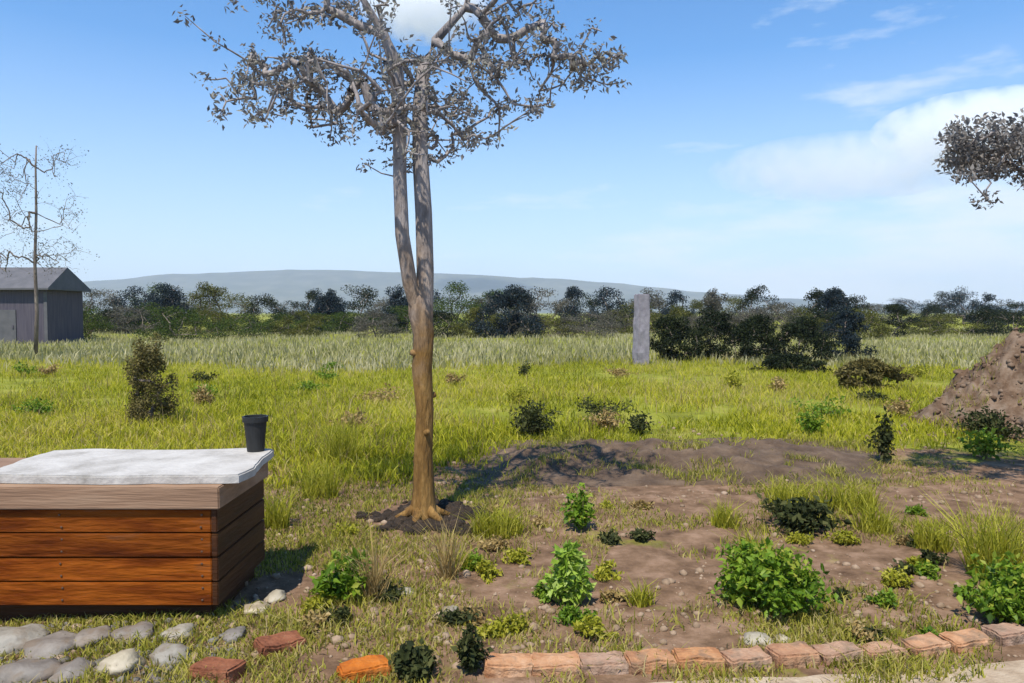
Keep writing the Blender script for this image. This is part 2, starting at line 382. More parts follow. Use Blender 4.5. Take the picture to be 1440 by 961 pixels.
# bare tree by the shed
def bare_tree(px, ybase, pts_px, ends, label, r0, rmin, twigs, seed, spread, tm):
    random.seed(seed); rng = np.random.default_rng(seed)
    b = gp(px, ybase); Y = b.y; root = tag(empty('tree', Vector((b.x, Y, hgt(b.x, Y)-.05))), label, 'tree')
    rel = lambda x, y, dy=0: at(x, y, Y+dy)-root.location
    tp = [rel(*q) for q in pts_px]; bm = bmesh.new(); n = len(tp)
    tube(bm, tp, [r0*(1-.7*i/(n-1)) for i in range(n)], 9, wob=.1); obj('trunk', bm, tm, root, smooth=True)
    sc = Y/F; T = [rel(ex+rng.normal()*spread, ey+rng.normal()*spread*.8, rng.normal()*30*sc) for ex, ey in ends for _ in range(twigs)]
    bm = bmesh.new(); grow(bm, tp[n//3:], T, rmin, .5, 4)
    V, Fc, sh = leaves([tuple(t) for t in T], .035, 6, np.array([.28, .28, .24]), rng=rng); crown_mesh(bm, V, Fc, sh, LEAF[3], tm, root)
    return root
xr_ = random.Random(5)
ends = [(xr_.uniform(-45, 108), xr_.uniform(208, 372)) for _ in range(70)]
bare_tree(50, 505, [(50, 505), (52, 440), (49, 370), (51, 300), (50, 235), (51, 205)], ends, 'thin tree with sparse dusty leaves rising in front of the grey shed', .07, .0026, 6, 41, 11, M_bark)

# ------------------------------------------------------------------ the slender tree
M_leaf_s = mat('dusty_leaf', [(.10, .095, .092, 1), (.21, .192, .175, 1), (.33, .305, .23, 1)], attr='shade', transl=.3)
M_leaf_b = mat('brown_grey_leaf', [(.11, .10, .09, 1), (.21, .19, .17, 1), (.31, .28, .25, 1)], attr='shade', transl=.2, spec=.1)
M_trunk = mat('slender_trunk_bark', [(.075, .037, .010, 1), (.19, .10, .026, 1), (.30, .175, .055, 1)], scale=14, bump=1, bscale=45, stretch=(1, 1, .22))
M_limb = mat('slender_limb_bark', [(.13, .105, .09, 1), (.25, .215, .195, 1), (.37, .33, .31, 1)], scale=14, bump=.9, bscale=45, stretch=(1, 1, .22))
def bark_blend(m, stops, z0, z1):
    nt = m.node_tree; N = nt.nodes; L = nt.links; b = N['Principled BSDF']
    old = b.inputs['Base Color'].links[0].from_socket; nz = next(n for n in N if n.type == 'TEX_NOISE')
    r = N.new('ShaderNodeValToRGB'); r.color_ramp.elements.new(.5)
    for e, p, c in zip(r.color_ramp.elements, (.3, .5, .7), stops): e.position = p; e.color = c
    L.new(nz.outputs['Fac'], r.inputs['Fac'])
    tc = N.new('ShaderNodeTexCoord'); sx = N.new('ShaderNodeSeparateXYZ'); L.new(tc.outputs['Object'], sx.inputs[0])
    pn = N.new('ShaderNodeTexNoise'); pn.inputs['Scale'].default_value = 5; pn.inputs['Detail'].default_value = 4; L.new(tc.outputs['Object'], pn.inputs['Vector'])
    mu = N.new('ShaderNodeMath'); mu.operation = 'MULTIPLY_ADD'; mu.inputs[1].default_value = 1.6; L.new(pn.outputs['Fac'], mu.inputs[0]); L.new(sx.outputs['Z'], mu.inputs[2])
    mr = N.new('ShaderNodeMapRange'); mr.inputs['From Min'].default_value = z0+.8; mr.inputs['From Max'].default_value = z1+.8; L.new(mu.outputs[0], mr.inputs['Value'])
    mx = N.new('ShaderNodeMix'); mx.data_type = 'RGBA'; L.new(mr.outputs[0], mx.inputs['Factor']); L.new(old, mx.inputs['A']); L.new(r.outputs['Color'], mx.inputs['B'])
    L.new(mx.outputs['Result'], b.inputs['Base Color'])
bark_blend(M_trunk, [(.13, .105, .09, 1), (.25, .215, .195, 1), (.37, .33, .31, 1)], 1.15, 2.4)
tb = gp(594, 728); TY = tb.y
random.seed(21); rng = np.random.default_rng(21)
troot = tag(empty('tree', Vector((tb.x, TY, hgt(tb.x, TY)-.03))), 'tall slender tree with forked grey upper stems and sparse flat crown beside the timber box', 'tree')
def rel(px, py, dy=0.0): return at(px, py, TY+dy)-troot.location
bm = bmesh.new()
tp = [rel(594, 740), rel(595, 722), rel(596, 690), rel(594, 640), rel(597, 580), rel(594, 520), rel(596, 470), rel(592, 440), rel(587, 418), rel(584, 404)]
tube(bm, tp, [.15, .105, .082, .072, .07, .072, .08, .09, .07, .012], 16, wob=.25)
for k in range(6):
    a = k*1.05+.3; e = Vector((math.cos(a)*.3, math.sin(a)*.26, .005))
    tube(bm, [Vector((0, 0, .16)), e*.4+Vector((0, 0, .07)), e], [.05, .04, .012], 6, wob=.2)
for (py, a) in ((655, 2.4), (560, .4), (500, 3.6), (610, 5.2)):
    c0 = rel(595, py); tube(bm, [c0, c0+Vector((math.cos(a), math.sin(a), .25))*.1], [.034, .022], 7, wob=.3)
trk = obj('trunk', bm, M_trunk, troot, smooth=True)
f1 = [rel(596, 500), rel(596, 440), rel(598, 380, .02), rel(596, 300, .05), rel(592, 225, .04), rel(590, 150, .05), rel(597, 90, .1), rel(612, 58, .15), rel(655, 10, .3), rel(680, -90, .4)]
bm = bmesh.new(); tube(bm, f1, [.05, .068, .068, .066, .062, .058, .05, .036, .024, .01], 12, wob=.2); obj('stem', bm, M_trunk, trk, smooth=True)
f2 = [rel(594, 490), rel(588, 435), rel(576, 400, -.05), rel(566, 330, -.08), rel(562, 250, -.05), rel(562, 170, -.1), rel(557, 95, -.14), rel(540, 50, -.2), rel(505, -10, -.3), rel(480, -100, -.4)]
bm = bmesh.new(); tube(bm, f2, [.045, .06, .058, .054, .054, .056, .05, .034, .022, .01], 12, wob=.2); obj('stem', bm, M_trunk, trk, smooth=True)
CELLS = [(0, {3.9: .4, 4.25: .8, 4.6: .7, 4.9: .6, 5.3: .6, 6.6: .4, 7.0: .4, 7.3: .45, 7.65: .2, 2.6: .12, 3.3: .1}),
         (1, {3.9: .5, 5.3: .6, 6.6: .5, 7.0: .3, 7.3: .3, 7.65: .75, 8.2: .25, 8.6: .2, 2.9: .1}),
         (2, {3.55: .8, 3.9: .6, 4.25: .9, 4.6: .6, 4.9: .3, 5.3: .6, 5.6: .8, 5.95: .8, 6.3: .7, 6.6: .6, 6.95: 1, 7.3: .7, 7.65: .5, 8.0: 1, 8.3: 1, 8.65: .5}),
         (3, {2.9: .2, 3.25: .5, 3.55: .9, 3.9: .9, 4.25: .9, 4.6: .9, 4.95: .7, 5.3: .7, 5.6: .9, 5.95: .9, 6.6: .5, 6.95: .5, 7.65: .4, 8.0: .6, 8.3: .3}),
         (4, {3.25: .3, 3.55: .35, 3.9: .5, 4.25: .5, 4.6: .5, 4.95: .5, 5.3: .5, 5.6: .8, 5.95: .8, 6.3: .7, 6.6: .7, 6.95: .6, 7.3: .4, 7.65: .4}),
         (5, {4.6: .3, 4.95: .3, 5.3: .5, 5.6: .6, 5.95: .6, 6.3: .7, 6.6: .7, 6.95: .35}),
         (6, {5.3: .15, 5.6: .5, 5.95: .4, 6.3: .3})]
targets, lc = [], []
def depth_for(px): return rng.normal()*.42*max(.35, 1-((px-590)/330)**2)
for row, cells in CELLS:
    for cx, wgt in cells.items():
        for k in range(max(1, int(round(wgt*10)))):
            px_, py_ = cx*100+17-17+rng.normal()*13, row*34+17+rng.normal()*10
            t = rel(px_, py_, depth_for(px_)); targets.append(t)
            if rng.random() < .9: lc.append(tuple(t))
for k in range(110):     # the crown goes on above the frame
    px_ = rng.uniform(330, 820); py_ = rng.uniform(-150, -6)
    if abs(px_-590)/260 + (-py_)/190 < 1.1 and not (525 < px_ < 655):
        t = rel(px_, py_, depth_for(px_)); targets.append(t); lc.append(tuple(t))
bm = bmesh.new(); grow(bm, f1[4:]+f2[4:], targets, .0042, .52, 5, .05, rmax=.04)
V, Fc, sh = leaves(lc, .02, 22, np.array([.085, .1, .065]), elong=2.2, rng=rng)
crown_mesh(bm, V, Fc, sh, M_leaf_s, M_limb, troot)

M_lump = mat('dark_lump', [(.012, .008, .005, 1), (.03, .02, .012, 1), (.065, .043, .027, 1)], scale=12, bump=1)  # very dark brown, for a ragged patch of lumps round the trunk base
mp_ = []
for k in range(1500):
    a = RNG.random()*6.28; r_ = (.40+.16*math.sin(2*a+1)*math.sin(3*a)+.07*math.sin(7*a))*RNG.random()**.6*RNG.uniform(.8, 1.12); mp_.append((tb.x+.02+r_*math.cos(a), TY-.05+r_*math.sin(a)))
scatter('lumps', mp_, .018, .055, M_lump, 'dark mulch round the foot of the slender tree', 'lumps')
BY = 6.4; bf = at(1660, HOR, BY)
bt = tag(empty('tree', Vector((bf.x, BY, hgt(bf.x, BY)-.03))), 'dark leafy bough reaching into the sky from the right edge', 'tree')
def relb(px, py, dy=0.0): return at(px, py, BY+dy)-bt.location
bm = bmesh.new(); tp = [relb(1660, 710), relb(1655, 560), relb(1665, 400), relb(1650, 250), relb(1660, 100), relb(1650, -60)]
tube(bm, tp, [.13, .1, .09, .085, .06, .025], 12, wob=.25); obj('trunk', bm, M_trunk, bt, smooth=True)
T = [relb(1334+330*rng.random(), 216+rng.normal()*22, rng.normal()*.3) for _ in range(190)]
T = [t for t in T]; T += [relb(rng.uniform(1530, 1850), rng.uniform(-80, 180), rng.normal()*.5) for _ in range(60)]

bm = bmesh.new(); grow(bm, tp[2:], T, .0042, .52, 5, .05, rmax=.05)
V, Fc, sh = leaves([tuple(t) for t in T], .022, 62, np.array([.12, .13, .085]), elong=2.1, rng=rng)
crown_mesh(bm, V, Fc, sh, M_leaf_b, M_limb, bt)
# ------------------------------------------------------------------ timber box with pale slab
M_wood = mat('orange_timber', [(.04, .007, .0005, 1), (.125, .026, .001, 1), (.23, .058, .004, 1), (.16, .066, .03, 1)], scale=3.2, rough=.75, bump=.6, bscale=14, stretch=(.45, .45, 3), spec=.12)
def per_board(m):
    nt = m.node_tree; N = nt.nodes; L = nt.links; b = N['Principled BSDF']
    ge = N.new('ShaderNodeNewGeometry'); col = b.inputs['Base Color'].links[0].from_socket
    mr = N.new('ShaderNodeMapRange'); mr.inputs['To Min'].default_value = .8; mr.inputs['To Max'].default_value = 1.25; L.new(ge.outputs['Random Per Island'], mr.inputs['Value'])
    hs = N.new('ShaderNodeHueSaturation'); L.new(mr.outputs[0], hs.inputs['Value']); L.new(col, hs.inputs['Color']); L.new(hs.outputs['Color'], b.inputs['Base Color'])
    mp = next(n for n in N if n.type == 'MAPPING'); mu = N.new('ShaderNodeMath'); mu.operation = 'MULTIPLY'; mu.inputs[1].default_value = 37; L.new(ge.outputs['Random Per Island'], mu.inputs[0])
    L.new(mu.outputs[0], mp.inputs['Location'])
per_board(M_wood)
M_wood_shade = mat('shaded_timber', [(.025, .008, .002, 1), (.05, .016, .003, 1), (.08, .03, .007, 1)], scale=3, rough=.6, bump=.4, bscale=16, stretch=(.35, .35, 4))  # same box timber, shade of its side and base put into the colour
M_trim = mat('tan_timber', [(.15, .085, .05, 1), (.25, .15, .09, 1), (.33, .22, .14, 1)], scale=3, rough=.7, bump=.3, bscale=18, stretch=(.3, 1, 5))
M_slab = mat('pale_stone', [(.26, .235, .20, 1), (.41, .38, .34, 1), (.50, .47, .425, 1)], scale=5, rough=.7, bump=.35, bscale=30)
YB = gp(308, 880).y; xr = gp(308, 880).x; xl = at(-190, 880, YB).x; zt = at(308, 716, YB).z
blk = tag(empty('box', ((xl+xr)/2, YB, 0)), 'orange-brown timber box with tan top rail under a pale stone slab', 'timber box')
hw = (xr-xl)/2; D = .72; nb = 4; z0 = .10; bh = (zt-z0)/nb
random.seed(3)
bm = bmesh.new()
for k in range(nb):
    dz = random.uniform(0, .004); box(bm, (-hw, random.uniform(0, .006), z0+k*bh+.003), (hw-.035, .032, z0+(k+1)*bh-.003), .004)
obj('front_panel', bm, M_wood, blk)
bm = bmesh.new()
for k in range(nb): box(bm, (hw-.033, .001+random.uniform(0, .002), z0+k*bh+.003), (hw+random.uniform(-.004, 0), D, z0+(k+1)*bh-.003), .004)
obj('side_panel', bm, M_wood_shade, blk)
bm = bmesh.new(); box(bm, (-hw, .036, z0), (hw-.036, D, zt-.003)); obj('lining', bm, M_wood_shade, blk)
bm = bmesh.new(); box(bm, (-hw, .07, -.03), (hw-.06, D-.02, z0-.003), .004); obj('base', bm, M_wood_shade, blk)
ztr = at(308, 684, YB).z
bm = bmesh.new(); box(bm, (-hw, -.022, zt+.002), (hw+.018, D+.02, ztr), .006); obj('top_rail', bm, M_trim, blk)
bm = bmesh.new(); bmesh.ops.create_uvsphere(bm, u_segments=10, v_segments=6, radius=.006)
M_screw = mat('rusty_screw', [(.05, .03, .02, 1), (.12, .07, .045, 1)], scale=40, rough=.6)
sc0 = None
for k in range(nb):
    for xx in (hw-.085, hw-.80, hw-1.5):
        for dz in (.25, .75):
            if sc0 is None: sc0 = obj('screw', bm, M_screw, blk, smooth=True); o = sc0
            else: o = sc0.copy(); COL.objects.link(o); o.parent = blk
            o.location = (xx+random.uniform(-.006, .006), .001, z0+(k+dz)*bh); o.scale = (1, .5, 1)
# irregular slab, its own thing lying on the box
bm = bmesh.new(); out = [(-2.72, 3.78), (-2.1, 3.75), (-1.72, 3.765), (-1.40, 3.775), (-1.385, 3.95), (-1.43, 4.2), (-1.455, 4.50), (-1.62, 4.53), (-2.1, 4.47), (-2.6, 4.51), (-2.78, 4.45), (-2.79, 4.2), (-2.76, 3.98)]
P2 = []
for i in range(len(out)):
    a_, b_ = Vector((*out[i], 0)), Vector((*out[(i+1) % len(out)], 0))
    for k in range(6):
        q_ = a_.lerp(b_, k/6); P2.append(q_+Vector((mnoise.noise(q_*9)*.018, mnoise.noise(q_*9+Vector((5, 0, 0)))*.018, 0)))
cx_ = sum(p.x for p in P2)/len(P2); cy_ = sum(p.y for p in P2)/len(P2)
f = bm.faces.new([bm.verts.new((p.x-cx_, p.y-cy_, 0)) for p in P2])
ex = bmesh.ops.extrude_face_region(bm, geom=[f]); 
for v in ex['geom']:
    if isinstance(v, bmesh.types.BMVert): v.co.z += .045
bmesh.ops.recalc_face_normals(bm, faces=bm.faces)
bmesh.ops.bevel(bm, geom=[e for e in bm.edges if abs(e.verts[0].co.z-.045) < 1e-4 and abs(e.verts[1].co.z-.045) < 1e-4], offset=.008, segments=2, affect='EDGES')
sl = obj('stone_slab', bm, M_slab); sl.location = (cx_, cy_, ztr+.003)
tag(sl, 'pale rough-edged stone slab lying on the timber box', 'stone slab')
# black pot on the slab
M_pot = mat('black_plastic', [(.012, .012, .012, 1), (.03, .03, .028, 1)], scale=6, rough=.5)
M_earth = mat('pot_soil', [(.03, .02, .013, 1), (.08, .05, .03, 1)], scale=20, bump=.8)
pt = tag(empty('plant_pot', (-1.545, 4.43, ztr+.049)), 'small black plastic pot standing on the corner of the pale slab', 'plant pot')
bm = bmesh.new(); prof = [(.0, .0), (.05, 0), (.056, .05), (.066, .125), (.075, .127), (.075, .15), (.066, .15), (.062, .12), (0, .12)]
rings = []
for r_, z_ in prof: rings.append([bm.verts.new((r_*math.cos(t*math.pi/12), r_*math.sin(t*math.pi/12), z_)) for t in range(24)] if r_ > 0 else [bm.verts.new((0, 0, z_))])
for i in range(len(rings)-1):
    A, B = rings[i], rings[i+1]
    for t in range(24):
        if len(A) == 1: bm.faces.new((A[0], B[t], B[(t+1) % 24]))
        elif len(B) == 1: bm.faces.new((A[t], B[0], A[(t+1) % 24]))
        else: bm.faces.new((A[t], A[(t+1) % 24], B[(t+1) % 24], B[t]))
bmesh.ops.recalc_face_normals(bm, faces=bm.faces); obj('pot', bm, M_pot, pt)
bm = bmesh.new(); bmesh.ops.create_circle(bm, cap_ends=True, segments=20, radius=.061); 
for v in bm.verts: v.co.z = .128
obj('soil', bm, M_earth, pt); pt.scale = (1, 1, 1.4)

# ------------------------------------------------------------------ brown heap at the right
M_heap = mat('heap_earth', [(.05, .028, .015, 1), (.105, .062, .035, 1), (.17, .115, .075, 1), (.22, .165, .12, 1)], scale=5, bump=.9, bscale=14)
hb = gp(1492, 606); bm = bmesh.new(); n1, n2 = 110, 80; grid = []
Rx, Ry, Hh = 1.75, 1.4, at(1450, 474, hb.y).z
for i in range(n1+1):
    row = []
    for j in range(n2+1):
        u, v = i/n1*2-1, j/n2*2-1; r2 = math.sqrt(u*u+v*v)
        z = 1.04*Hh*max(0, math.exp(-2.6*r2**2.3)-math.exp(-2.6))/(1-math.exp(-2.6)); q = Vector((u*Rx, v*Ry, 0))
        z += (.15*mnoise.noise(q*2.0+Vector((3, 1, 0)))+.12*mnoise.noise(q*4.5)+.075*mnoise.noise(q*10)+.05*mnoise.noise(q*21)+.03*mnoise.noise(q*40))*min(1, 3*max(0, 1-r2)+.05)-.04
        row.append(bm.verts.new((q.x, q.y, z)))
    grid.append(row)
HV = [v.co.copy() for row in grid for v in row if v.co.z > .05]
for i in range(n1):
    for j in range(n2): bm.faces.new((grid[i][j], grid[i+1][j], grid[i+1][j+1], grid[i][j+1]))
hp_ = obj('earth_heap', bm, M_heap, smooth=True); hp_.location = (hb.x, hb.y+.55, hgt(hb.x, hb.y))
tag(hp_, 'rough brown heap of earth at the right edge of the field', 'earth heap')

Vs, Fs, off = [], [], 0
for k in range(1100):
    q = HV[RNG.integers(len(HV))]+hp_.location if k < 700 else Vector((hb.x+RNG.normal()*1.1, hb.y-.25+RNG.normal()*.35, .0))
    V, Fc = lib[RNG.integers(len(lib))]; r_ = .01+.05*RNG.random()**3
    Vs.append(V*r_+np.array([q.x, q.y, max(q.z, hgt(q.x, q.y))])); Fs.append(Fc+off); off += len(V)
tag(np_mesh('heap_clods', np.concatenate(Vs), np.concatenate(Fs), M_heap), 'loose clods lying over the brown heap', 'clods', kind='stuff')
bx = [HV[RNG.integers(len(HV))]+hp_.location for k in range(2600)]; bx = [q for q in bx if mnoise.noise(q*2.3) > .12]
V, Fc, sh = blades(np.array([(q.x, q.y) for q in bx]), np.array([q.z for q in bx]), .09, .008, 1.2)
tag(np_mesh('heap_weeds', V, Fc, M_weed, attr=sh), 'weeds growing over the brown heap', 'weeds', kind='stuff')
# ------------------------------------------------------------------ earth bank
M_bank = mat('bank_soil', [(.05, .030, .018, 1), (.098, .063, .038, 1), (.16, .108, .068, 1)], scale=4, bump=1, bscale=24)
BY0, BY1 = gp(720, 684).y, gp(720, 618).y
def bank_z(x, y):
    px_ = 720+x/y*F; e = max(0, min(1, (px_-655)/90, (1240-px_)/130)); s_ = (y-BY0)/(BY1-BY0)
    if not 0 < s_ < 1: return -.03
    q = Vector((x, y, 0)); z = e*.115*(min(1, s_*3.0) if s_ < .5 else 1-(s_-.5)*2)
    return z+e*min(1, 6*s_, 6*(1-s_))*(.07*mnoise.noise(q*1.7)+.05*mnoise.noise(q*4.5)+.026*mnoise.noise(q*11)+.012*mnoise.noise(q*27))
bm = bmesh.new(); prev = None; n = 220; nj = 36
for i in range(n+1):
    px_ = 655+(1240-655)*i/n; f = gp(px_, 684); bk = gp(px_, 618); row = []
    for j in range(nj+1):
        q = f.lerp(bk, j/nj); row.append(bm.verts.new((q.x, q.y, hgt(q.x, q.y)+bank_z(q.x, q.y)+.004 if 0 < j < nj else hgt(q.x, q.y)-.03)))
    if prev:
        for k in range(nj): bm.faces.new((prev[k], row[k], row[k+1], prev[k+1]))
    prev = row
tag(obj('bank', bm, M_bank, smooth=True), 'low bank of dark turned earth across the plot', 'bank', kind='structure')

bx = np.array([p for p in clumpy(4000, -.06, .5, BY0, BY1+.6, .52, .9)])
V, Fc, sh = blades(bx, np.array([hgt(*p)+max(0, bank_z(*p)) for p in bx]), .06, .008, 1.3)
tag(np_mesh('bank_weeds', V, Fc, M_weed, attr=sh), 'straggling weeds and straw on the dark earth bank', 'weeds', kind='stuff')
# ------------------------------------------------------------------ plants
PM = {'green': mat('plant_leaf', [(.045, .09, .006, 1), (.11, .20, .013, 1), (.22, .33, .025, 1), (.36, .36, .05, 1)], attr='shade', transl=.45, rough=.5),
      'yellow': mat('yellow_leaf', [(.16, .17, .01, 1), (.36, .35, .025, 1), (.5, .45, .07, 1)], attr='shade', transl=.45, rough=.6),
      'lime': mat('lime_leaf', [(.16, .27, .02, 1), (.34, .48, .06, 1), (.52, .60, .18, 1)], attr='shade', transl=.5, rough=.5),
      'dark': mat('dark_leaf', [(.018, .025, .008, 1), (.045, .055, .014, 1), (.1, .1, .03, 1)], attr='shade', transl=.3),
      'straw': mat('straw_stalk', [(.2, .13, .04, 1), (.36, .25, .09, 1), (.5, .38, .18, 1)], attr='shade', transl=.35)}
M_stem = mat('plant_stem', [(.08, .09, .03, 1), (.16, .14, .05, 1)], scale=10)
def plant(px, py, w, h, label, m='green', name='plant', cat='plant', size=.03, n=20, nst=14, group='plants scattered over the soil', seed=0):
    rng = np.random.default_rng(seed+900); random.seed(seed+77)
    b = gp(px, py); b.z = hgt(b.x, b.y)-.01; sc = b.y/F
    root = tag(empty(name, b), label, cat, group); Wd, Hh = w*sc, h*sc
    bm = bmesh.new(); cs = []
    for k in range(nst):
        a = rng.random()*6.28; rr = Wd*.5*rng.random()**.7
        e = Vector((rr*math.cos(a), rr*math.sin(a), Hh*(.35+.65*rng.random())*(1-.35*(2*rr/Wd)**2)))
        m1 = Vector((e.x*.35, e.y*.35, e.z*.6))
        tube(bm, [Vector((0, 0, 0)), m1, e], [.006, .004, .002], 5)
        cs += [tuple(e), tuple(m1.lerp(e, .6)), tuple(m1)]
    obj('stem', bm, M_stem, root)
    V, Fc, sh = leaves(cs, size, n, np.array([Wd*.22, Wd*.22, Hh*.18]), rng=rng, upbias=1.4, elong=1.8)
    np_mesh('foliage', V, Fc, PM[m], root, attr=sh)
def tuft(px, py, w, h, label, m='yellow', n=240, seed=0, bw=.008, group='grass tufts on the plot'):
    rng = np.random.default_rng(seed+1900)
    b = gp(px, py); b.z = hgt(b.x, b.y)-.01; sc = b.y/F; Wd, Hh = w*sc, h*sc
    r_ = Wd*.28*np.sqrt(rng.random(n)); a = rng.random(n)*6.28
    V, Fc, sh = blades(np.column_stack([r_*np.cos(a), r_*np.sin(a)*.8]), np.zeros(n), np.full(n, Hh*.8), bw, 1.1, rng=rng)
    o = np_mesh('grass_tuft', V, Fc, PM[m], attr=sh); o.location = b; tag(o, label, 'grass tuft', group)
plant(1088, 852, 130, 92, 'leafy dark green bush on the bare soil casting a deep shadow', 'green', 'bush', 'bush', .025, 46, 30, seed=1)
plant(800, 848, 50, 92, 'small bright lime seedling with upright leaves', 'lime', size=.027, n=44, nst=16, seed=2)
plant(1422, 868, 120, 86, 'green broad-leaved weed at the right edge below the yellow tuft', 'green', n=40, nst=22, size=.023, seed=3)
plant(1120, 744, 100, 46, 'low dark green plant behind the leafy bush', 'dark', n=20, nst=18, seed=4)
plant(480, 846, 80, 84, 'green weed between the timber box and the slender tree', 'green', n=14, nst=12, seed=5)
plant(750, 616, 74, 52, 'dark shrubby weed at the left end of the earth bank', 'dark', 'plant', 'plant', .03, 22, 18, seed=6)
plant(1244, 650, 44, 80, 'brown-olive upright weed right of the earth bank', 'dark', n=12, nst=12, seed=7)
plant(1392, 616, 90, 44, 'dark brushy weed at the foot of the brown heap', 'dark', n=20, nst=20, seed=14)
plant(1384, 648, 60, 46, 'olive weed below the brown heap', 'green', n=14, nst=12, seed=8)
plant(1140, 612, 40, 36, 'small deep green weed behind the earth bank', 'green', n=14, nst=10, seed=9)
plant(578, 950, 70, 46, 'blackish green weed at the front edge near the bricks', 'dark', n=22, nst=14, size=.02, seed=10)
plant(663, 948, 38, 80, 'dark upright weed beside the brick row', 'dark', n=18, nst=10, size=.02, seed=11)
plant(820, 748, 50, 60, 'mid green weed standing in front of the earth bank', 'green', n=12, nst=9, seed=12)
plant(900, 612, 40, 34, 'olive weed in the meadow behind the middle of the bank', 'dark', n=14, nst=10, seed=13)
tuft(450, 700, 90, 60, 'olive-yellow tuft behind and right of the timber box', 'yellow', 240, 10)
tuft(1020, 740, 70, 40, 'short yellow-green tuft left of the low dark plant', 'yellow', 180, 11)
tuft(900, 850, 70, 36, 'short yellow tuft on bare soil right of the lime seedling', 'yellow', 160, 12)
tuft(1310, 770, 90, 50, 'broad yellow-green tuft left of the big right edge tuft', 'yellow', 260, 13)
tuft(640, 800, 90, 36, 'flat yellow tuft beside the brownish dry tuft', 'yellow', 200, 14)
rf = random.Random(31)
for k in range(26):
    while True:
        fx, fy = rf.uniform(20, 1300), rf.uniform(520, 606)
        if abs(fx-594) > 40: break
    plant(fx, fy, rf.uniform(20, 46)*(1+(fy-520)/90), rf.uniform(10, 20)*(1+(fy-520)/90), 'small low weed patch among the meadow grass', rf.choice(['dark', 'green', 'straw', 'straw', 'yellow']), 'weed', 'weed', .03, 16, 9, 'low weeds among the meadow grass', 40+k)
for k in range(46):
    while True:
        fx, fy = rf.uniform(420, 1420), rf.uniform(700, 905)
        if abs(fx-594) > 50 and not (1000 < fx < 1170 and fy > 780): break
    s_ = (.7+(fy-700)/260)*rf.uniform(.7, 1.3)
    plant(fx, fy, 34*s_, 17*s_, 'small weed rosette sprouting from the bare soil of the plot', rf.choice(['dark', 'green', 'straw', 'yellow', 'yellow', 'dark']), 'weed', 'weed', .016, 18, 9, 'small weeds sprouting from the soil', 140+k)
tuft(1400, 812, 130, 110, 'yellow-green grass tuft at the right edge', 'yellow', 420, 1)
tuft(1110, 712, 110, 40, 'yellow-green tuft behind the low dark plant', 'yellow', 320, 15)
tuft(1190, 716, 150, 46, 'long low yellow-green tuft in front of the bank', 'yellow', 420, 2)
tuft(700, 748, 130, 44, 'yellow-green tuft right of the slender tree', 'yellow', 520, 3)
tuft(527, 850, 40, 110, 'straw-coloured dry stalks left of the slender tree', 'straw', 110, 4, .006)
tuft(630, 815, 46, 90, 'brownish dry tuft right of the tree base', 'straw', 120, 5, .006)
tuft(480, 650, 90, 80, 'tall yellow-green tuft behind the timber box corner', 'yellow', 260, 6)
tuft(1230, 745, 90, 50, 'bright green-yellow tuft under the right of the bank', 'yellow', 220, 7)
tuft(1060, 790, 80, 50, 'yellow tuft touching the back of the leafy bush', 'yellow', 200, 8)
tuft(390, 745, 60, 60, 'olive tuft at the back corner of the timber box', 'yellow', 160, 9)

# ------------------------------------------------------------------ bricks, paving and stones in front
M_tc = mat('terracotta', [(.26, .12, .06, 1), (.38, .22, .13, 1), (.46, .32, .22, 1)], scale=7, bump=.6, bscale=50, rough=.9)
M_tc2 = mat('orange_terracotta', [(.30, .07, .006, 1), (.42, .12, .012, 1), (.48, .19, .05, 1)], scale=7, bump=.6, bscale=50, rough=.9)
M_tc3 = mat('warm_terracotta', [(.24, .09, .035, 1), (.40, .19, .08, 1), (.48, .29, .15, 1)], scale=7, bump=.6, bscale=50, rough=.9)
M_red = mat('red_brown_brick', [(.10, .03, .014, 1), (.21, .075, .035, 1), (.30, .13, .07, 1)], scale=9, bump=.7, bscale=50, rough=.9)
def per_object(m, lo, hi):
    nt = m.node_tree; N = nt.nodes; L = nt.links; b = N['Principled BSDF']; oi = N.new('ShaderNodeObjectInfo')
    col = b.inputs['Base Color'].links[0].from_socket; mr = N.new('ShaderNodeMapRange'); mr.inputs['To Min'].default_value = lo; mr.inputs['To Max'].default_value = hi
    L.new(oi.outputs['Random'], mr.inputs['Value']); hs = N.new('ShaderNodeHueSaturation'); L.new(mr.outputs[0], hs.inputs['Value']); L.new(mr.outputs[0], hs.inputs['Saturation'])
    st = N.new('ShaderNodeTexNoise'); st.inputs['Scale'].default_value = 11; st.inputs['Detail'].default_value = 6; ge = N.new('ShaderNodeNewGeometry'); L.new(ge.outputs['Position'], st.inputs['Vector'])
    m2 = N.new('ShaderNodeMapRange'); m2.inputs['From Min'].default_value = .52; m2.inputs['From Max'].default_value = .64; m2.inputs['To Max'].default_value = .6; L.new(st.outputs['Fac'], m2.inputs['Value'])
    mx = N.new('ShaderNodeMix'); mx.data_type = 'RGBA'; mx.inputs['B'].default_value = (.16, .115, .075, 1)
    L.new(m2.outputs[0], mx.inputs['Factor']); L.new(col, hs.inputs['Color']); L.new(hs.outputs['Color'], mx.inputs['A']); L.new(mx.outputs['Result'], b.inputs['Base Color'])
for m_ in (M_tc, M_tc3): per_object(m_, .88, 1.12)
rb = random.Random(9)
